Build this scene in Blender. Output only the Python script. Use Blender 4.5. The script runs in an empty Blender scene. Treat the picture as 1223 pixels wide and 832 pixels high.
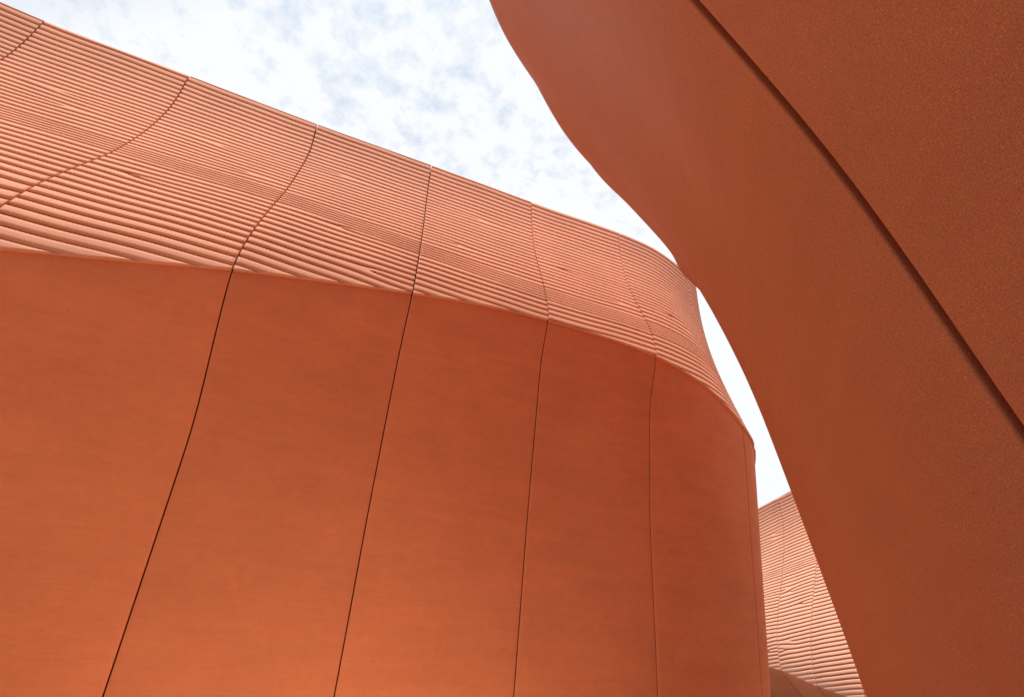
import bpy, math
import numpy as np

SC = bpy.context.scene
COL = SC.collection
R = math.radians

# ------------------------------------------------------------------ helpers
def spline(C, n):
    """centripetal Catmull-Rom through the points C, n samples per span"""
    C = np.asarray(C, float)
    P = np.vstack([2*C[0]-C[1], C, 2*C[-1]-C[-2]])
    out = []
    for i in range(1, len(P)-2):
        p0, p1, p2, p3 = P[i-1:i+3]
        t0 = 0.0
        t1 = t0+np.linalg.norm(p1-p0)**.5
        t2 = t1+np.linalg.norm(p2-p1)**.5
        t3 = t2+np.linalg.norm(p3-p2)**.5
        t = np.linspace(t1, t2, n, endpoint=False)[:, None]
        A1 = (t1-t)/(t1-t0)*p0+(t-t0)/(t1-t0)*p1
        A2 = (t2-t)/(t2-t1)*p1+(t-t1)/(t2-t1)*p2
        A3 = (t3-t)/(t3-t2)*p2+(t-t2)/(t3-t2)*p3
        B1 = (t2-t)/(t2-t0)*A1+(t-t0)/(t2-t0)*A2
        B2 = (t3-t)/(t3-t1)*A2+(t-t1)/(t3-t1)*A3
        out.append((t2-t)/(t2-t1)*B1+(t-t1)/(t2-t1)*B2)
    out.append(C[-1:])
    return np.vstack(out)

def normalize(v):
    return v/np.maximum(np.linalg.norm(v, axis=-1, keepdims=True), 1e-9)

def link_mesh(name, V, Fq, mat, parent, smooth):
    me = bpy.data.meshes.new(name)
    V = np.asarray(V, np.float32); Fq = np.asarray(Fq, np.int32)
    me.vertices.add(len(V)); me.vertices.foreach_set('co', V.ravel())
    nf = len(Fq)
    me.loops.add(nf*4); me.loops.foreach_set('vertex_index', Fq.ravel())
    me.polygons.add(nf)
    me.polygons.foreach_set('loop_start', np.arange(0, nf*4, 4, dtype=np.int32))
    me.update(calc_edges=True); me.validate()
    me.polygons.foreach_set('use_smooth', np.full(len(me.polygons), smooth, dtype=bool))
    me.materials.append(mat)
    o = bpy.data.objects.new(name, me)
    COL.objects.link(o)
    if parent: o.parent = parent
    return o

def groove_shade(phase):  # zero in the grooves, full on crests: weight of the painted groove shade
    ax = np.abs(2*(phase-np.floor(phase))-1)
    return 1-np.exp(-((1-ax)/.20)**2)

def panel(name, G, inward, mat, parent, thick=.05, bevel=.006, rib_shade=None):
    """A cast panel: front face grid G (rows x cols x 3), rounded arrises and returns
    that run back along the inward vectors."""
    nr, nc = G.shape[:2]
    idx = np.arange(nr*nc).reshape(nr, nc)
    a, b, c, d = idx[:-1, :-1], idx[:-1, 1:], idx[1:, 1:], idx[1:, :-1]
    V = [G.reshape(-1, 3)]; Fs = [np.stack([a, b, c, d], -1).reshape(-1, 4)]
    ring = np.r_[idx[0, :], idx[1:, -1], idx[-1, -2::-1], idx[-2:0:-1, 0]]
    Pr = G.reshape(-1, 3)[ring]; In = inward.reshape(-1, 3)[ring]
    # outward (in-surface) direction of the ring for a tiny rounded arris
    nxt = np.roll(Pr, -1, 0)-np.roll(Pr, 1, 0)
    outd = normalize(np.cross(normalize(nxt), normalize(In)))
    cen = G.reshape(-1, 3).mean(0)
    if ((Pr-cen)*outd).sum() < 0: outd = -outd
    base = nr*nc
    L1 = Pr+outd*bevel*.7+In*bevel*.5
    L2 = Pr+outd*bevel+In*bevel*1.6
    L3 = L2.copy()
    L4 = L2+In*thick
    n = len(ring)
    V += [L1, L2, L3, L4]
    def strip(i0, i1):
        j = np.roll(np.arange(n), -1)
        i0 = np.asarray(i0); i1 = np.asarray(i1)
        return np.stack([i0, i1, i1[j], i0[j]], -1)
    r0 = ring; r1 = base+np.arange(n); r2 = r1+n; r3 = r2+n; r4 = r3+n
    Fs += [strip(r0, r1), strip(r1, r2), strip(r3, r4)]
    o = link_mesh(name, np.vstack(V), np.vstack(Fs), mat, parent, True)
    if rib_shade is not None:                              # shade painted into the hollows, crests left pale as if sunlit
        w = rib_shade.ravel().astype(np.float32)
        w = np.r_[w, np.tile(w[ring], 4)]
        at = o.data.attributes.new('groove_shade', 'FLOAT', 'POINT'); at.data.foreach_set('value', w)
    return o

def sheet(name, G, mat, parent):
    nr, nc = G.shape[:2]
    idx = np.arange(nr*nc).reshape(nr, nc)
    a, b, c, d = idx[:-1, :-1], idx[:-1, 1:], idx[1:, 1:], idx[1:, :-1]
    return link_mesh(name, G.reshape(-1, 3), np.stack([a, b, c, d], -1).reshape(-1, 4), mat, parent, True)

def thing(name, label, cat, loc=(0, 0, 0)):
    o = bpy.data.objects.new(name, None); COL.objects.link(o)
    o.location = loc; o['label'] = label; o['category'] = cat; o['kind'] = 'thing'
    o.empty_display_size = .5
    return o

# ------------------------------------------------------------------ materials
def nodes_of(name):
    m = bpy.data.materials.new(name); m.use_nodes = True
    nt = m.node_tree; nt.nodes.clear()
    out = nt.nodes.new('ShaderNodeOutputMaterial'); bs = nt.nodes.new('ShaderNodeBsdfPrincipled')
    nt.links.new(bs.outputs[0], out.inputs[0])
    return m, nt, bs

def noise(nt, vec, scale, detail=3, rough=.55):
    n = nt.nodes.new('ShaderNodeTexNoise'); n.inputs['Scale'].default_value = scale
    n.inputs['Detail'].default_value = detail; n.inputs['Roughness'].default_value = rough
    nt.links.new(vec, n.inputs['Vector']); return n.outputs['Fac']

def rng(nt, v, a, b, c, d):
    n = nt.nodes.new('ShaderNodeMapRange')
    for i, x in zip((1, 2, 3, 4), (a, b, c, d)): n.inputs[i].default_value = x
    nt.links.new(v, n.inputs[0]); return n.outputs[0]

def mth(nt, op, a, b):
    n = nt.nodes.new('ShaderNodeMath'); n.operation = op
    for i, x in enumerate((a, b)):
        if isinstance(x, (int, float)): n.inputs[i].default_value = x
        else: nt.links.new(x, n.inputs[i])
    return n.outputs[0]

def stretched(nt, sc):
    g = nt.nodes.new('ShaderNodeNewGeometry'); mp = nt.nodes.new('ShaderNodeMapping')
    mp.inputs['Scale'].default_value = sc
    nt.links.new(g.outputs['Position'], mp.inputs['Vector']); return mp.outputs[0]

def concrete(name, col, deep=None, pits=0.0, grain=.10, grain_scale=260, blotch=.16, bump=.25, rough=.85, spec=.2, fleck=0.0, bumpd=.002):
    """Pigmented sandy render: broad stains, faint level streaks, fine sand grain."""
    m, nt, bs = nodes_of(name)
    pos = stretched(nt, (1, 1, 1))
    big = noise(nt, pos, .75, 5, .6)
    stk = noise(nt, stretched(nt, (.35, .35, 3.2)), 1.6, 5, .6)
    fin = noise(nt, pos, grain_scale, 2, .6)
    mid = noise(nt, pos, 9, 4, .6)
    f = mth(nt, 'MULTIPLY', rng(nt, big, .3, .7, 1-blotch, 1+blotch), rng(nt, stk, .3, .7, 1-blotch*.6, 1+blotch*.6))
    f = mth(nt, 'MULTIPLY', f, rng(nt, mid, .3, .7, 1-blotch*.2, 1+blotch*.2))
    f = mth(nt, 'MULTIPLY', f, rng(nt, fin, .3, .7, 1-grain, 1+grain))
    if fleck:
        for k, keep in ((1.6, .87), (.85, .97)):           # pale quartz grains, small and a few larger
            vo = nt.nodes.new('ShaderNodeTexVoronoi'); vo.inputs['Scale'].default_value = grain_scale*k
            nt.links.new(pos, vo.inputs['Vector'])
            sc = nt.nodes.new('ShaderNodeSeparateColor'); nt.links.new(vo.outputs['Color'], sc.inputs[0])
            on = mth(nt, 'MULTIPLY', mth(nt, 'GREATER_THAN', sc.outputs[0], keep), rng(nt, vo.outputs['Distance'], .22, .38, 1, 0))
            f = mth(nt, 'ADD', f, mth(nt, 'MULTIPLY', on, fleck))
    if pits:                                             # sparse blow holes and specks left by the casting
        vo = nt.nodes.new('ShaderNodeTexVoronoi'); vo.inputs['Scale'].default_value = 26
        nt.links.new(pos, vo.inputs['Vector'])
        sc = nt.nodes.new('ShaderNodeSeparateColor'); nt.links.new(vo.outputs['Color'], sc.inputs[0])
        on = mth(nt, 'MULTIPLY', mth(nt, 'GREATER_THAN', sc.outputs[0], .985), rng(nt, vo.outputs['Distance'], .10, .24, 1, 0))
        f = mth(nt, 'SUBTRACT', f, mth(nt, 'MULTIPLY', on, pits))
        trow = noise(nt, stretched(nt, (2.2, 2.2, 30)), 1.5, 4, .6)   # faint float marks
        f = mth(nt, 'MULTIPLY', f, rng(nt, trow, .3, .7, .965, 1.035))
    oi = nt.nodes.new('ShaderNodeObjectInfo')                 # no two castings come out quite the same
    f = mth(nt, 'MULTIPLY', f, rng(nt, oi.outputs['Random'], 0, 1, .945, 1.04))
    vm = nt.nodes.new('ShaderNodeVectorMath'); vm.operation = 'SCALE'; vm.inputs[0].default_value = col
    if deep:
        at = nt.nodes.new('ShaderNodeAttribute'); at.attribute_name = 'groove_shade'
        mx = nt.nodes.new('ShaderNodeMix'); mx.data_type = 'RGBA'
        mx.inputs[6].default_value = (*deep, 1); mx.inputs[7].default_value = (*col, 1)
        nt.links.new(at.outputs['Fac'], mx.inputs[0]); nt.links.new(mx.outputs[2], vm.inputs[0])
    nt.links.new(f, vm.inputs['Scale'])
    # a little hue drift: redder where the stain noise is low
    hs = nt.nodes.new('ShaderNodeHueSaturation')
    nt.links.new(rng(nt, mid, .3, .7, 0.4975, .5025), hs.inputs['Hue'])
    nt.links.new(vm.outputs[0], hs.inputs['Color'])
    nt.links.new(hs.outputs[0], bs.inputs['Base Color'])
    bs.inputs['Roughness'].default_value = rough
    bs.inputs['Specular IOR Level'].default_value = spec
    bp = nt.nodes.new('ShaderNodeBump'); bp.inputs['Strength'].default_value = bump; bp.inputs['Distance'].default_value = bumpd
    nt.links.new(mth(nt, 'ADD', fin, mth(nt, 'MULTIPLY', mid, .6)), bp.inputs['Height'])
    nt.links.new(bp.outputs[0], bs.inputs['Normal'])
    return m

TERRA = (.92, .310, .150)
M_SMOOTH = concrete('smooth_terracotta', TERRA, pits=.3, grain=.07, grain_scale=150, blotch=.065)
M_RIB = concrete('ribbed_terracotta', (.89, .45, .31), deep=(.40, .080, .034), grain=.06, grain_scale=150, blotch=.06)  # paler than the smooth faces to paint in sunlight; deep paints groove shade
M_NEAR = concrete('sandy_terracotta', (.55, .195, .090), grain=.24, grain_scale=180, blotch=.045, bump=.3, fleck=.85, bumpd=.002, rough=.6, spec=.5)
M_JOINT = concrete('joint_sealant', (.045, .012, .010), grain=.1, blotch=.1)  # dark sealant colour behind the joints
M_NEARJOINT = concrete('near_joint_recess', (.11, .032, .016), grain=.2, grain_scale=330, blotch=.1)
M_GROUND = concrete('paving_sand', (.29, .175, .105), grain=.2, grain_scale=90, blotch=.12, rough=.9)

# ------------------------------------------------------------------ ribs
def ribs(phase, amp, base=.0, cutf=1.0):
    """wide convex ribs parted by narrow sharp grooves; the grooves are cut back into the face"""
    f = phase-np.floor(phase)
    x = 2*f-1
    ax = np.abs(x)
    return amp*(1-ax**RIB_POW)*(1-RIB_TILT*x)-SLOT*amp*cutf*np.exp(-((1-ax)/.17)**2)+base
RIB_POW, RIB_TILT, SLOT = 3.6, .10, 3.0

def forks(phase, uu, zz, defects):
    """add or drop one rib at each (u, z, sign): the ribs fork there as wind ripples do"""
    for (du, dz, sg, ax) in defects:
        phase = phase+sg*np.arctan2(zz-dz, (uu-du)*ax)/(2*math.pi)
    return phase

# ------------------------------------------------------------------ the long wall on the left
HT = 12.0
ROOF = [(-17.364, -.335), (-14.648, .938), (-11.932, 2.211), (-9.215, 3.485), (-8.647, 3.794), (-6.476, 4.768),
        (-4.216, 5.786), (-1.877, 6.775), (.468, 7.788), (2.84, 8.769), (3.708, 9.203), (4.398, 9.692),
        (4.857, 10.093), (5.3, 10.55), (5.52, 11.1), (5.66, 11.7), (5.68, 12.5), (5.45, 13.8), (4.9, 15.2),
        (4.0, 17.0), (2.6, 19.4)]

def plan(C, k=61):
    D = spline(C, 40)
    s = np.r_[0, np.cumsum(np.linalg.norm(np.diff(D, axis=0), axis=1))]
    U = np.arange(0, s[-1], .02)
    X = np.c_[np.interp(U, s, D[:, 0]), np.interp(U, s, D[:, 1])]
    w = np.hanning(k); w /= w.sum(); p = k//2
    Xp = np.vstack([2*X[0]-X[1:p+1][::-1], X, 2*X[-1]-X[-p-1:-1][::-1]])
    X = np.c_[np.convolve(Xp[:, 0], w, 'valid'), np.convolve(Xp[:, 1], w, 'valid')]
    T = normalize(np.gradient(X, axis=0))
    return U, X, np.c_[T[:, 1], -T[:, 0]]

class Wall:
    """A wall swept along a plan curve: its crest bulges out by delta at height zk, leans back above, undercuts below."""
    def __init__(s, C, zk, delta, foot, pw=1.0, tau=.12, hol=0.0):
        s.U, s.X, s.N = plan(C)
        s.cache = {}; s.hol = hol
        s.zk_, s.de_, s.fo_, s.pw, s.tau = zk, delta, foot, pw, tau
    def tab(s, t, u):
        if id(t) not in s.cache:                       # ease the breakpoints of the table
            g = np.arange(t[0][0]-3, t[0][-1]+3, .05); v = np.interp(g, t[0], t[1])
            w = np.hanning(49); w /= w.sum()
            s.cache[id(t)] = (g, np.convolve(np.pad(v, 24, 'edge'), w, 'valid'))
        return np.interp(u, *s.cache[id(t)])
    def zk(s, u): return s.tab(s.zk_, u)
    def off(s, u, z):
        k = s.zk(u); d = s.tab(s.de_, u)
        q = np.clip((z-k)/(HT-k), 0, 1)**s.pw
        t = np.clip(k-z, 0, None)
        a = (d-s.tab(s.fo_, u))/(k-2-s.tau)
        hol = s.hol*np.clip((u-22.3)/2.6, 0, 1)**2*np.sin(np.pi*np.clip((z-k)/(HT-k), 0, 1)**.9)
        return d*(.5+.5*np.cos(np.pi*q))-hol-a*(t-s.tau*(1-np.exp(-t/s.tau)))
    def pt(s, u, z, extra=0.0):
        o = s.off(u, z)+extra
        x = np.interp(u, s.U, s.X[:, 0])+np.interp(u, s.U, s.N[:, 0])*o
        y = np.interp(u, s.U, s.X[:, 1])+np.interp(u, s.U, s.N[:, 1])*o
        return np.stack([x, y, z+0*u], -1)
    def inward(s, u):
        return -np.stack([np.interp(u, s.U, s.N[:, 0]), np.interp(u, s.U, s.N[:, 1]), 0*u], -1)

def build_wall(W, parent, joints, pitch_int, defects, amp, gap=.028, du=.05, rows=860, seam=None, top=HT, smooth_mat=None, rib_mat=None, wav=.0):
    """joints: list of (z table, u table) curves; panels fill the bays between neighbours"""
    for i in range(len(joints)-1):
        jl, jr = joints[i], joints[i+1]
        w = np.mean(jr[1])-np.mean(jl[1])
        nc = max(8, int(w/du))
        sU = np.linspace(0, 1, nc)
        um = np.mean(jl[1])*(1-sU)+np.mean(jr[1])*sU
        # smooth lower panel
        zt = W.zk(um)
        q = np.linspace(0, 1, 60)
        q = 1-(1-q)**1.5
        Z = zt[None, :]*q[:, None]
        def ulr(Z):
            ul = np.interp(Z, jl[0], jl[1])+gap/2; ur = np.interp(Z, jr[0], jr[1])-gap/2
            return ul*(1-sU)+ur*sU
        Uu = ulr(Z)
        panel('smooth_panel', W.pt(Uu, Z, -.02), W.inward(Uu), smooth_mat or M_SMOOTH, parent)
        # ribbed upper panel, rows dense enough for the ribs
        nr = rows
        q = np.linspace(0, 1, nr)
        Z = (zt-.005)[None, :]+(top-zt+.005)[None, :]*q[:, None]
        Uu = ulr(Z)
        ph = pitch_int(Z)+wav*np.sin(Uu*1.7+Z*.9)+wav*.7*np.sin(Uu*4.1+i*2.3-Z*1.3)
        if seam:
            for zs, n in seam: ph = ph+n*np.clip((Z-zs(Uu))/.36+.5, 0, 1)
        ph = forks(ph, Uu, Z, [d for d in defects if abs(d[0]-um.mean()) < w*.75])
        a = amp*np.clip((HT+.02-Z)/.08, .25, 1)
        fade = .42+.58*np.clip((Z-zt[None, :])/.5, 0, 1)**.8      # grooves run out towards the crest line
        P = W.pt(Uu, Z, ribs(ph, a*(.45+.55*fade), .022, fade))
        panel('ribbed_panel', P, W.inward(Uu), rib_mat or M_RIB, parent, thick=.14, bevel=.004, rib_shade=1-(1-groove_shade(ph))*np.clip(fade*1.6-.6, 0, 1))
    # one backing wall closes the joints from behind; it stops short of the roofline
    u0, u1 = np.mean(joints[0][1]), np.mean(joints[-1][1])
    u = np.linspace(u0, u1, int((u1-u0)/.25))
    z = np.r_[np.linspace(0, 6, 20), np.linspace(6.2, top-.14, 120)]
    Uu, Z = np.meshgrid(u, z)
    front = W.pt(Uu, Z, np.where(Z < W.zk(Uu), -.040, -.036))
    back = W.pt(Uu, Z, -.60)[::-1]
    sheet('backing_wall', np.vstack([front, back]), M_JOINT, parent)

def const(u): return (np.array([0., 12.]), np.array([u, u]))
def jt(z, u):
    g = np.linspace(0, 12, 241); v = np.interp(g, z, u)
    w = np.hanning(31); w /= w.sum()
    return g, np.convolve(np.pad(v, 15, 'edge'), w, 'valid')

# rib spacing: wide near the roof, tight in the hollow, wide again at the crest
zz_ = np.linspace(0, 12.5, 1200)
pp_ = np.interp(zz_, [5, 6.4, 7.2, 8.0, 9.2, 10.2, 11.2, 12.5], [.20, .19, .152, .128, .118, .135, .16, .175])
ci_ = np.r_[0, np.cumsum(np.diff(zz_)/pp_[:-1])]
def long_phase(Z): return np.interp(Z, zz_, ci_)

KZ = (np.array([0, 9.65, 12.16, 13.09, 14.43, 15.76, 16.99, 17.81, 18.69, 19.63, 20.38, 21.34, 22.08, 22.86, 23.66, 24.3, 24.8, 25.3, 26.5, 35]),
      np.array([5.2, 5.5, 6.04, 6.29, 6.67, 7.05, 7.38, 7.58, 7.71, 7.80, 7.78, 7.72, 7.63, 7.46, 7.29, 7.12, 6.95, 6.78, 6.6, 6.5]))
DE = (np.array([0, 9, 12, 14.5, 17, 19.6, 22, 23.5, 25.3, 28, 35]), np.array([.9, .9, .9, .9, .65, .52, .5, .38, .20, .3, .4]))
FO = (np.array([0, 17, 22, 23.5, 25.3, 28, 35]), np.array([-.85, -.85, -.9, -.9, -.74, -.8, -.9]))
long_wall = Wall(ROOF, KZ, DE, FO, hol=.24)
t1 = thing('curved_wall', 'long curving terracotta wall on the left, ribbed above, smooth below', 'wall', (-4, 6.3, 0))
t1.location = (0, 0, 0)
J_LONG = [const(2.2), const(4.7), const(7.2), jt([0, 10.2, 11.3, 12], [9.85, 9.9, 9.75, 9.65]),
          jt([0, 6.7, 7.5, 8.5, 9.5, 10.7, 12], [11.95, 11.84, 11.97, 12.22, 12.25, 12.19, 12.03]),
          jt([0, 2, 4.7, 6.3, 7, 8, 9, 10.8, 12], [14.62, 14.62, 14.61, 14.47, 14.43, 14.5, 14.6, 14.61, 14.5]),
          jt([0, 2, 4, 6.3, 7.8, 10, 12], [17.08, 17.06, 17.01, 16.98, 17.0, 17.04, 17.05]),
          jt([0, 4.4, 7.1, 7.8, 8.8, 9.7, 10.8, 12], [19.51, 19.5, 19.53, 19.64, 19.56, 19.49, 19.55, 19.6]),
          jt([0, 2, 4.5, 6.7, 7.6, 8.5, 9, 10.1, 12], [22.0, 21.96, 21.85, 21.88, 22.08, 22.06, 21.88, 21.87, 22.14]),
          const(24.75), const(27.0), const(29.5), const(32.0), const(34.2)]
# forks, a few on every panel: (u, z, sign, stretch)
DEF = [(10.9, 9.95, 1, .22), (11.1, 9.5, -1, .25), (11.3, 7.1, -1, .25), (13.3, 9.9, 1, .22), (12.7, 8.1, 1, .25), (13.9, 9.2, -1, .2), (15.7, 8.4, 1, .25), (16.3, 7.55, 1, .3), (15.3, 10.3, -1, .2), (18.2, 10.4, -1, .25), (17.7, 9.1, -1, .22), (20.2, 9.5, 1, .25), (21.4, 8.9, -1, .25), (22.9, 9.2, -1, .3), (23.6, 9.0, 1, .3), (24.3, 8.6, 1, .3), (8.6, 10.4, 1, .25)]
seam_z = lambda u: np.interp(u, [0, 10, 14.5, 17, 19.5, 22, 25, 35], [8.6, 8.75, 8.75, 8.55, 8.45, 8.4, 8.4, 8.4])
build_wall(long_wall, t1, J_LONG, long_phase, DEF, .023, seam=[(seam_z, 2.0)], wav=.05)

# ------------------------------------------------------------------ the far wall, seen through the gap
FAR_ROOF = [(9.6, 46.5), (11.6, 40.6), (13.22, 34.75), (14.55, 29.92), (15.39, 26.84), (16.45, 23.0), (17.9, 18.6)]
fU, fX, fN = plan(FAR_ROOF)
fu0 = fU[np.argmin(np.linalg.norm(fX-np.array((14.55, 29.92)), axis=1))]
FK = (fu0+np.array([-20, -4, .5, 2, 4.5, 7, 12]), np.array([4.6, 4.4, 4.05, 3.7, 2.95, 2.3, 1.6]))
FD = (fu0+np.array([-20, 0, 2, 4.5, 7, 12]), np.array([2.6, 2.75, 2.85, 3.35, 3.8, 4.2]))
FF = (fu0+np.array([-20, 30.]), np.array([1.9, 2.6]))
far_wall = Wall(FAR_ROOF, FK, FD, FF, pw=.88)
# the foot flares back only gently under the ribbing
far_wall.off_base = far_wall.off
def far_off(u, z):
    k = far_wall.zk(u); d = np.interp(u, FD[0], FD[1]); q = np.clip((z-k)/(HT-k), 0, 1)**.88
    t = np.clip(k-z, 0, None)
    return d*(.5+.5*np.cos(np.pi*q))-.8*(t-.1*(1-np.exp(-t/.1)))
far_wall.off = far_off
t2 = thing('curved_wall', 'small far terracotta wall with sunlit ribbing, seen through the gap between the two nearer walls', 'wall')
zf = np.linspace(0, 12.5, 800)
pf = np.interp(zf, [1.5, 4, 7.5, 9, 12.5], [.16, .165, .16, .165, .18])
cf = np.r_[0, np.cumsum(np.diff(zf)/pf[:-1])]
FDEF = [(fu0+1.4, 10.2, 1, .3), (fu0+1.1, 9.9, -1, .3), (fu0+.9, 7.0, 1, .3), (fu0+2.5, 7.1, -1, .3), (fu0+2.9, 6.9, 1, .3), (fu0+1.3, 5.1, -1, .4),
        (fu0+1.4, 4.5, 1, .4), (fu0+2.5, 4.45, -1, .4), (fu0+3.1, 4.7, 1, .4), (fu0+3.3, 10.6, -1, .3), (fu0+3.8, 6.2, 1, .3)]
FJ = [const(fu0+x) for x in (-8, -5.4, -2.9, -.45, 2.05, 4.5, 7.0, 9.5)]
build_wall(far_wall, t2, FJ, lambda Z: np.interp(Z, zf, cf), FDEF, .017, gap=.055, rows=620, du=.09, seam=[(lambda u: 8.05+0*u, 1.0)], wav=.03)

# ------------------------------------------------------------------ the near wall overhead on the right
NEAR = np.array([[[2.6, -5.5, 0.0], [2.1, -1.9, 0.0], [1.93, 1.74, 0.0], [1.947, 2.174, 0.0], [2.078, 2.568, 0.0], [2.309, 3.47, 0.0], [2.633, 4.338, 0.0], [3.002, 5.102, 0.0], [3.326, 5.703, 0.0], [3.746, 6.253, 0.0], [4.476, 6.553, 0.0], [5.926, 6.603, 0.0], [9.326, 6.203, 0.0]], [[2.082, -5.576, 2.43], [1.647, -2.051, 2.43], [1.735, 1.551, 2.43], [1.798, 2.077, 2.43], [1.975, 2.563, 2.43], [2.232, 3.468, 2.376], [2.579, 4.342, 2.309], [2.969, 5.105, 2.268], [3.316, 5.708, 2.226], [3.736, 6.258, 2.201], [4.466, 6.558, 2.16], [5.916, 6.608, 2.133], [9.316, 6.208, 2.106]], [[1.589, -5.647, 3.6], [1.215, -2.195, 3.6], [1.429, 1.304, 3.6], [1.566, 1.949, 3.6], [1.817, 2.554, 3.6], [2.113, 3.46, 3.52], [2.503, 4.341, 3.42], [2.928, 5.098, 3.36], [3.313, 5.711, 3.298], [3.733, 6.261, 3.26], [4.463, 6.561, 3.2], [5.913, 6.611, 3.16], [9.313, 6.211, 3.12]], [[0.863, -5.753, 4.95], [0.58, -2.407, 4.95], [0.828, 0.945, 4.95], [1.121, 1.759, 4.95], [1.527, 2.533, 4.95], [1.905, 3.434, 4.84], [2.389, 4.319, 4.703], [2.893, 5.06, 4.62], [3.374, 5.687, 4.535], [3.794, 6.237, 4.483], [4.524, 6.537, 4.4], [5.974, 6.587, 4.345], [9.374, 6.187, 4.29]], [[-0.018, -5.882, 6.3], [-0.19, -2.663, 6.3], [0.129, 0.5, 6.3], [0.554, 1.523, 6.3], [1.092, 2.507, 6.3], [1.558, 3.41, 6.16], [2.15, 4.313, 5.985], [2.743, 5.04, 5.88], [3.358, 5.7, 5.771], [3.778, 6.25, 5.705], [4.508, 6.55, 5.6], [5.958, 6.6, 5.53], [9.358, 6.2, 5.46]], [[-1.041, -6.031, 7.65], [-1.086, -2.962, 7.65], [-0.645, 0.009, 7.65], [-0.13, 1.262, 7.65], [0.497, 2.475, 7.65], [1.055, 3.389, 7.48], [1.766, 4.328, 7.268], [2.454, 5.043, 7.14], [3.188, 5.79, 7.008], [3.608, 6.34, 6.928], [4.338, 6.64, 6.8], [5.788, 6.69, 6.715], [9.188, 6.29, 6.63]], [[-2.2, -6.2, 9.0], [-2.1, -3.3, 9.0], [-1.45, -0.5, 9.0], [-0.923, 0.991, 9.0], [-0.283, 2.442, 9.0], [0.334, 3.392, 8.8], [1.136, 4.404, 8.55], [1.889, 5.125, 8.4], [2.76, 5.995, 8.245], [3.18, 6.545, 8.15], [3.91, 6.845, 8.0], [5.36, 6.895, 7.9], [8.76, 6.495, 7.8]]])
NR_, NC_ = 16, 40
cols = np.stack([spline(NEAR[:, c], NR_) for c in range(NEAR.shape[1])], 1)
S = np.stack([spline(cols[r], NC_) for r in range(cols.shape[0])], 0)      # rows x dense columns
cr_ = lambda c: c*NC_
def grid_normals(G):
    gu = np.gradient(G, axis=1); gz = np.gradient(G, axis=0)
    return normalize(np.cross(gu, gz))
# the crest line is gently scalloped where the ribs run out over it
_c = S[-1]; _a = np.r_[0, np.cumsum(np.linalg.norm(np.diff(_c[:, :2], axis=0), axis=1))]
_n = np.stack([-np.gradient(_c[:, 1]), np.gradient(_c[:, 0])], -1); _n = normalize(_n)
_p = (_a/1.02+.32*np.sin(_a*.9))%1.0
_w = .036*(1-np.abs(2*_p-1)**1.6)
_w = _w*np.clip((cr_(7)+8-np.arange(len(_w)))/45., 0, 1)
_k = np.hanning(9); _k /= _k.sum(); _w = np.convolve(np.pad(_w, 4, 'edge'), _k, 'valid')
_f = np.clip((np.linspace(0, 1, len(S))-.88)/.12, 0, 1)**2
S[..., :2] += _n[None]*(_w[None]*_f[:, None])[..., None]
SN = grid_normals(S)
if (SN[:, cr_(3)]*np.array([-1, 0, 0])).sum() < 0: SN = -SN
t3 = thing('curved_wall', 'near overhanging terracotta wall on the right, smooth and sandy, leaning over with one wide joint', 'wall')

def col_cut(G, c):
    """column at a fractional dense index"""
    i = int(math.floor(c)); f = c-i
    return G[:, i] if f < 1e-6 else G[:, i]*(1-f)+G[:, i+1]*f
def cut(G, c0, c1):
    ins = [i for i in range(int(math.ceil(c0+.02)), int(math.floor(c1-.02))+1)]
    return np.stack([col_cut(G, c0)]+[G[:, i] for i in ins]+[col_cut(G, c1)], 1)
def arc_gap(c, side, gap):
    """fractional column that stands gap/2 to one side of column c at mid height"""
    mid = S[NR_*3]
    step = np.linalg.norm(mid[min(int(c)+1, len(mid)-1)]-mid[int(c)])
    return c+side*gap/2/max(step, 1e-4)
NGAP = .04
seams = [0, cr_(2)+0., cr_(8)+26., len(S[0])-1.001]
# ribbed zone above the crest of the near wall
crest = S[-1]; ncr = SN[-1].copy(); ncr[:, 2] = 0; ncr = normalize(ncr)
tq = np.linspace(0, 1, 230)
zc = crest[:, 2]
arc = np.r_[0, np.cumsum(np.linalg.norm(np.diff(crest[:, :2], axis=0), axis=1))]
wob = np.interp(arc, [0, arc[-1]], [0, 1])
Zr = zc[None, :]+(HT-zc)[None, :]*tq[:, None]
lean = .75*(1-(.5+.5*np.cos(np.pi*tq)))
base = crest[None, :, :]*1.0
RB = np.repeat(base, len(tq), 0)
RB[..., 2] = Zr
RB[..., :2] -= ncr[None, :, :2]*lean[:, None, None]
phn = Zr/.17+arc[None, :]*.8+.12*np.sin(arc*2.1)[None, :]
hn = ribs(phn, .014, -.05)
RBd = RB.copy(); RBd[..., :2] += ncr[None, :, :2]*hn[..., None]
RN = np.repeat(ncr[None], len(tq), 0)
for a_, b_ in zip(seams[:-1], seams[1:]):
    c0 = arc_gap(a_, 1, NGAP) if a_ > 0 else a_
    c1 = arc_gap(b_, -1, NGAP) if b_ < len(S[0])-2 else b_
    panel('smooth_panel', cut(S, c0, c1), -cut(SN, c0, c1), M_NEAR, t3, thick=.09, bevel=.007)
    panel('ribbed_panel', cut(RBd, c0, c1), -cut(RN, c0, c1), M_RIB, t3, thick=.1, bevel=.004, rib_shade=groove_shade(cut(phn[..., None], c0, c1)[..., 0]))
bk = np.vstack([(S-SN*.055)[::4], (RB-RN*.09)[6:-8:6]])
bb = np.vstack([(S-np.repeat(ncr[None], len(S), 0)*.7)[::4], (RB-RN*.7)[6:-8:6]])[::-1]
sheet('backing_wall', np.vstack([bk, bb])[:, ::2], M_NEARJOINT, t3)

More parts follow.
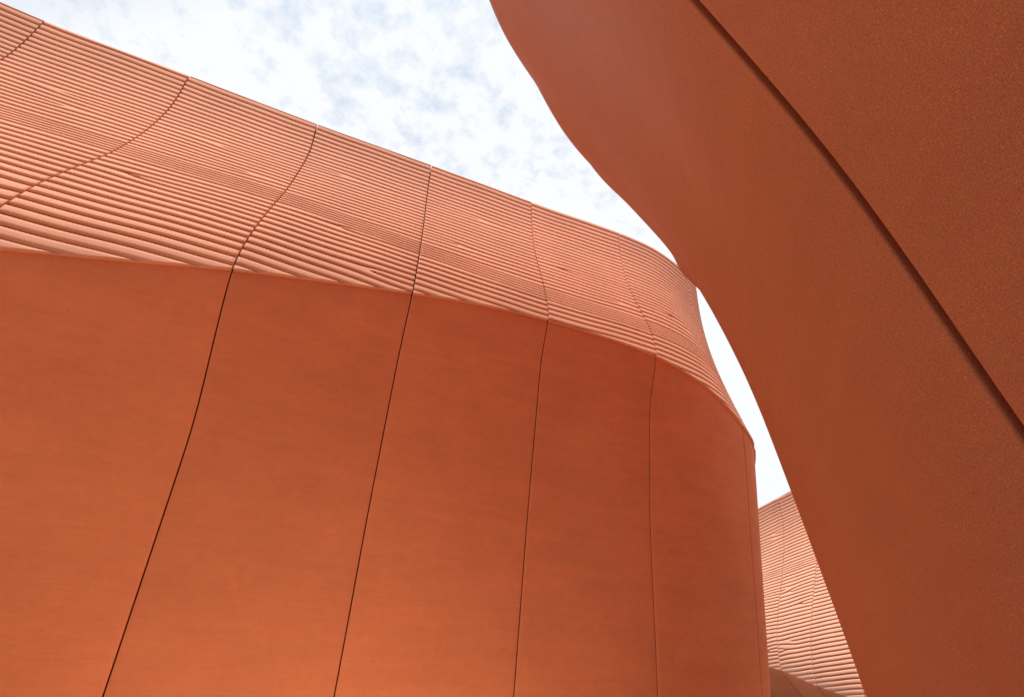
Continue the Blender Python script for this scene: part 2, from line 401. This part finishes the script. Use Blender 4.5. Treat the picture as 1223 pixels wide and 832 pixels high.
# ------------------------------------------------------------------ ground
n = 41
gx = np.linspace(-1, 1, n); gx = np.sign(gx)*np.abs(gx)**2.2*2500
GX, GY = np.meshgrid(gx, gx)
g = sheet('ground', np.stack([GX, GY, 0*GX], -1), M_GROUND, None)
g['kind'] = 'structure'
g['label'] = 'pale sandy paved ground between the walls'

M_REFLECT = concrete('pale_reflector', (.80, .66, .50), grain=.15, grain_scale=80, blotch=.1, rough=.9)  # unseen strip added to throw bounce light onto the left wall
pu = np.linspace(14.4, 20.2, 50)
pin = long_wall.pt(pu, 0*pu, -.05); pout = long_wall.pt(pu, 0*pu, 6.0)
pg = np.stack([pin*(1-k)+pout*k for k in np.linspace(0, 1, 8)], 0); pg[..., 2] = .004
refl = sheet('reflector', pg, M_REFLECT, None)
M_ABSORB = concrete('dark_absorber', (.055, .05, .048), grain=.25, grain_scale=80, blotch=.1, rough=.9)  # dark unseen strip, added so less light bounces up to the far wall
au = np.arange(2.0, fU[-1]-1, .5)
ain = far_wall.pt(au, 0*au, .02); aout = far_wall.pt(au, 0*au, 9.5)
ag = np.stack([ain*(1-k)+aout*k for k in np.linspace(0, 1, 12)], 0); ag[..., 2] = .004
absorber = sheet('light_absorber', ag, M_ABSORB, None)
absorber['kind'] = 'structure'; absorber['label'] = 'unseen dark strip added to cut bounce light at the far wall'
refl['kind'] = 'structure'; refl['label'] = 'unseen pale path along the foot of the long left wall'

# ------------------------------------------------------------------ sky and sun
SUN_AZ, SUN_EL = 184, 74           # compass style: 0 = +y (ahead), 90 = +x (right)
W = bpy.data.worlds.new('World'); SC.world = W; W.use_nodes = True
nt = W.node_tree; nt.nodes.clear()
out = nt.nodes.new('ShaderNodeOutputWorld'); bg = nt.nodes.new('ShaderNodeBackground')
sky = nt.nodes.new('ShaderNodeTexSky'); sky.sky_type = 'NISHITA'; sky.sun_disc = False
sky.sun_elevation = R(SUN_EL); sky.sun_rotation = R(SUN_AZ)
sky.air_density = 1.0; sky.dust_density = 1.5; sky.ozone_density = 1.0
tc = nt.nodes.new('ShaderNodeTexCoord')
sep = nt.nodes.new('ShaderNodeSeparateXYZ'); nt.links.new(tc.outputs['Generated'], sep.inputs[0])
zc_ = mth(nt, 'MAXIMUM', sep.outputs['Z'], .06)
cx = mth(nt, 'DIVIDE', sep.outputs['X'], zc_); cy = mth(nt, 'DIVIDE', sep.outputs['Y'], zc_)
cmb = nt.nodes.new('ShaderNodeCombineXYZ'); nt.links.new(cx, cmb.inputs[0]); nt.links.new(cy, cmb.inputs[1])
n1 = noise(nt, cmb.outputs[0], 16.0, 7, .63); n2 = noise(nt, cmb.outputs[0], 3.4, 3, .5)
cover = mth(nt, 'ADD', mth(nt, 'MULTIPLY', n1, .72), mth(nt, 'MULTIPLY', n2, .28))
bank = rng(nt, sep.outputs['Y'], .0, .30, 0.0, 1.0)        # the cloud bank stands ahead; behind it the sky is clear
# thicker towards the sun-side haze low down, thinner overhead
thick = mth(nt, 'ADD', cover, rng(nt, sep.outputs['Z'], .45, .95, .22, -.0))
mask = mth(nt, 'MULTIPLY', bank, rng(nt, thick, .36, .54, .52, 1.0))
mix = nt.nodes.new('ShaderNodeMix'); mix.data_type = 'RGBA'
nt.links.new(mask, mix.inputs[0])
hs = nt.nodes.new('ShaderNodeVectorMath'); hs.operation = 'SCALE'; nt.links.new(rng(nt, bank, 0, 1, .8, 2.3), hs.inputs['Scale'])
nt.links.new(sky.outputs[0], hs.inputs[0])
tint = nt.nodes.new('ShaderNodeVectorMath'); tint.operation = 'MULTIPLY'; tint.inputs[1].default_value = (.86, 1.04, .98)
nt.links.new(hs.outputs[0], tint.inputs[0]); nt.links.new(tint.outputs[0], mix.inputs[6])
mix.inputs[7].default_value = (9.7, 9.9, 10.2, 1)
nt.links.new(mix.outputs[2], bg.inputs[0]); bg.inputs[1].default_value = .1
nt.links.new(bg.outputs[0], out.inputs[0])

sl = bpy.data.lights.new('sun', 'SUN'); sl.energy = 5.0; sl.angle = R(.6); sl.color = (1, .94, .84)
so = bpy.data.objects.new('sun', sl); COL.objects.link(so)
from mathutils import Vector
dv = Vector((math.sin(R(SUN_AZ))*math.cos(R(SUN_EL)), math.cos(R(SUN_AZ))*math.cos(R(SUN_EL)), math.sin(R(SUN_EL))))
so.rotation_euler = dv.to_track_quat('Z', 'Y').to_euler(); so.location = dv*40

# ------------------------------------------------------------------ camera
cd = bpy.data.cameras.new('camera'); cam = bpy.data.objects.new('camera', cd); COL.objects.link(cam)
cd.sensor_width = 36; cd.lens = 600/1223*36
cd.clip_start = .05; cd.clip_end = 8000
cam.location = (0, 0, 1.6); cam.rotation_euler = (R(90+37), 0, 0)
SC.camera = cam
SC.view_settings.view_transform = 'Standard'; SC.view_settings.look = 'None'
SC.view_settings.exposure = 0; SC.view_settings.gamma = 1
SC.render.engine = 'CYCLES'
SC.cycles.max_bounces = 8; SC.cycles.diffuse_bounces = 6
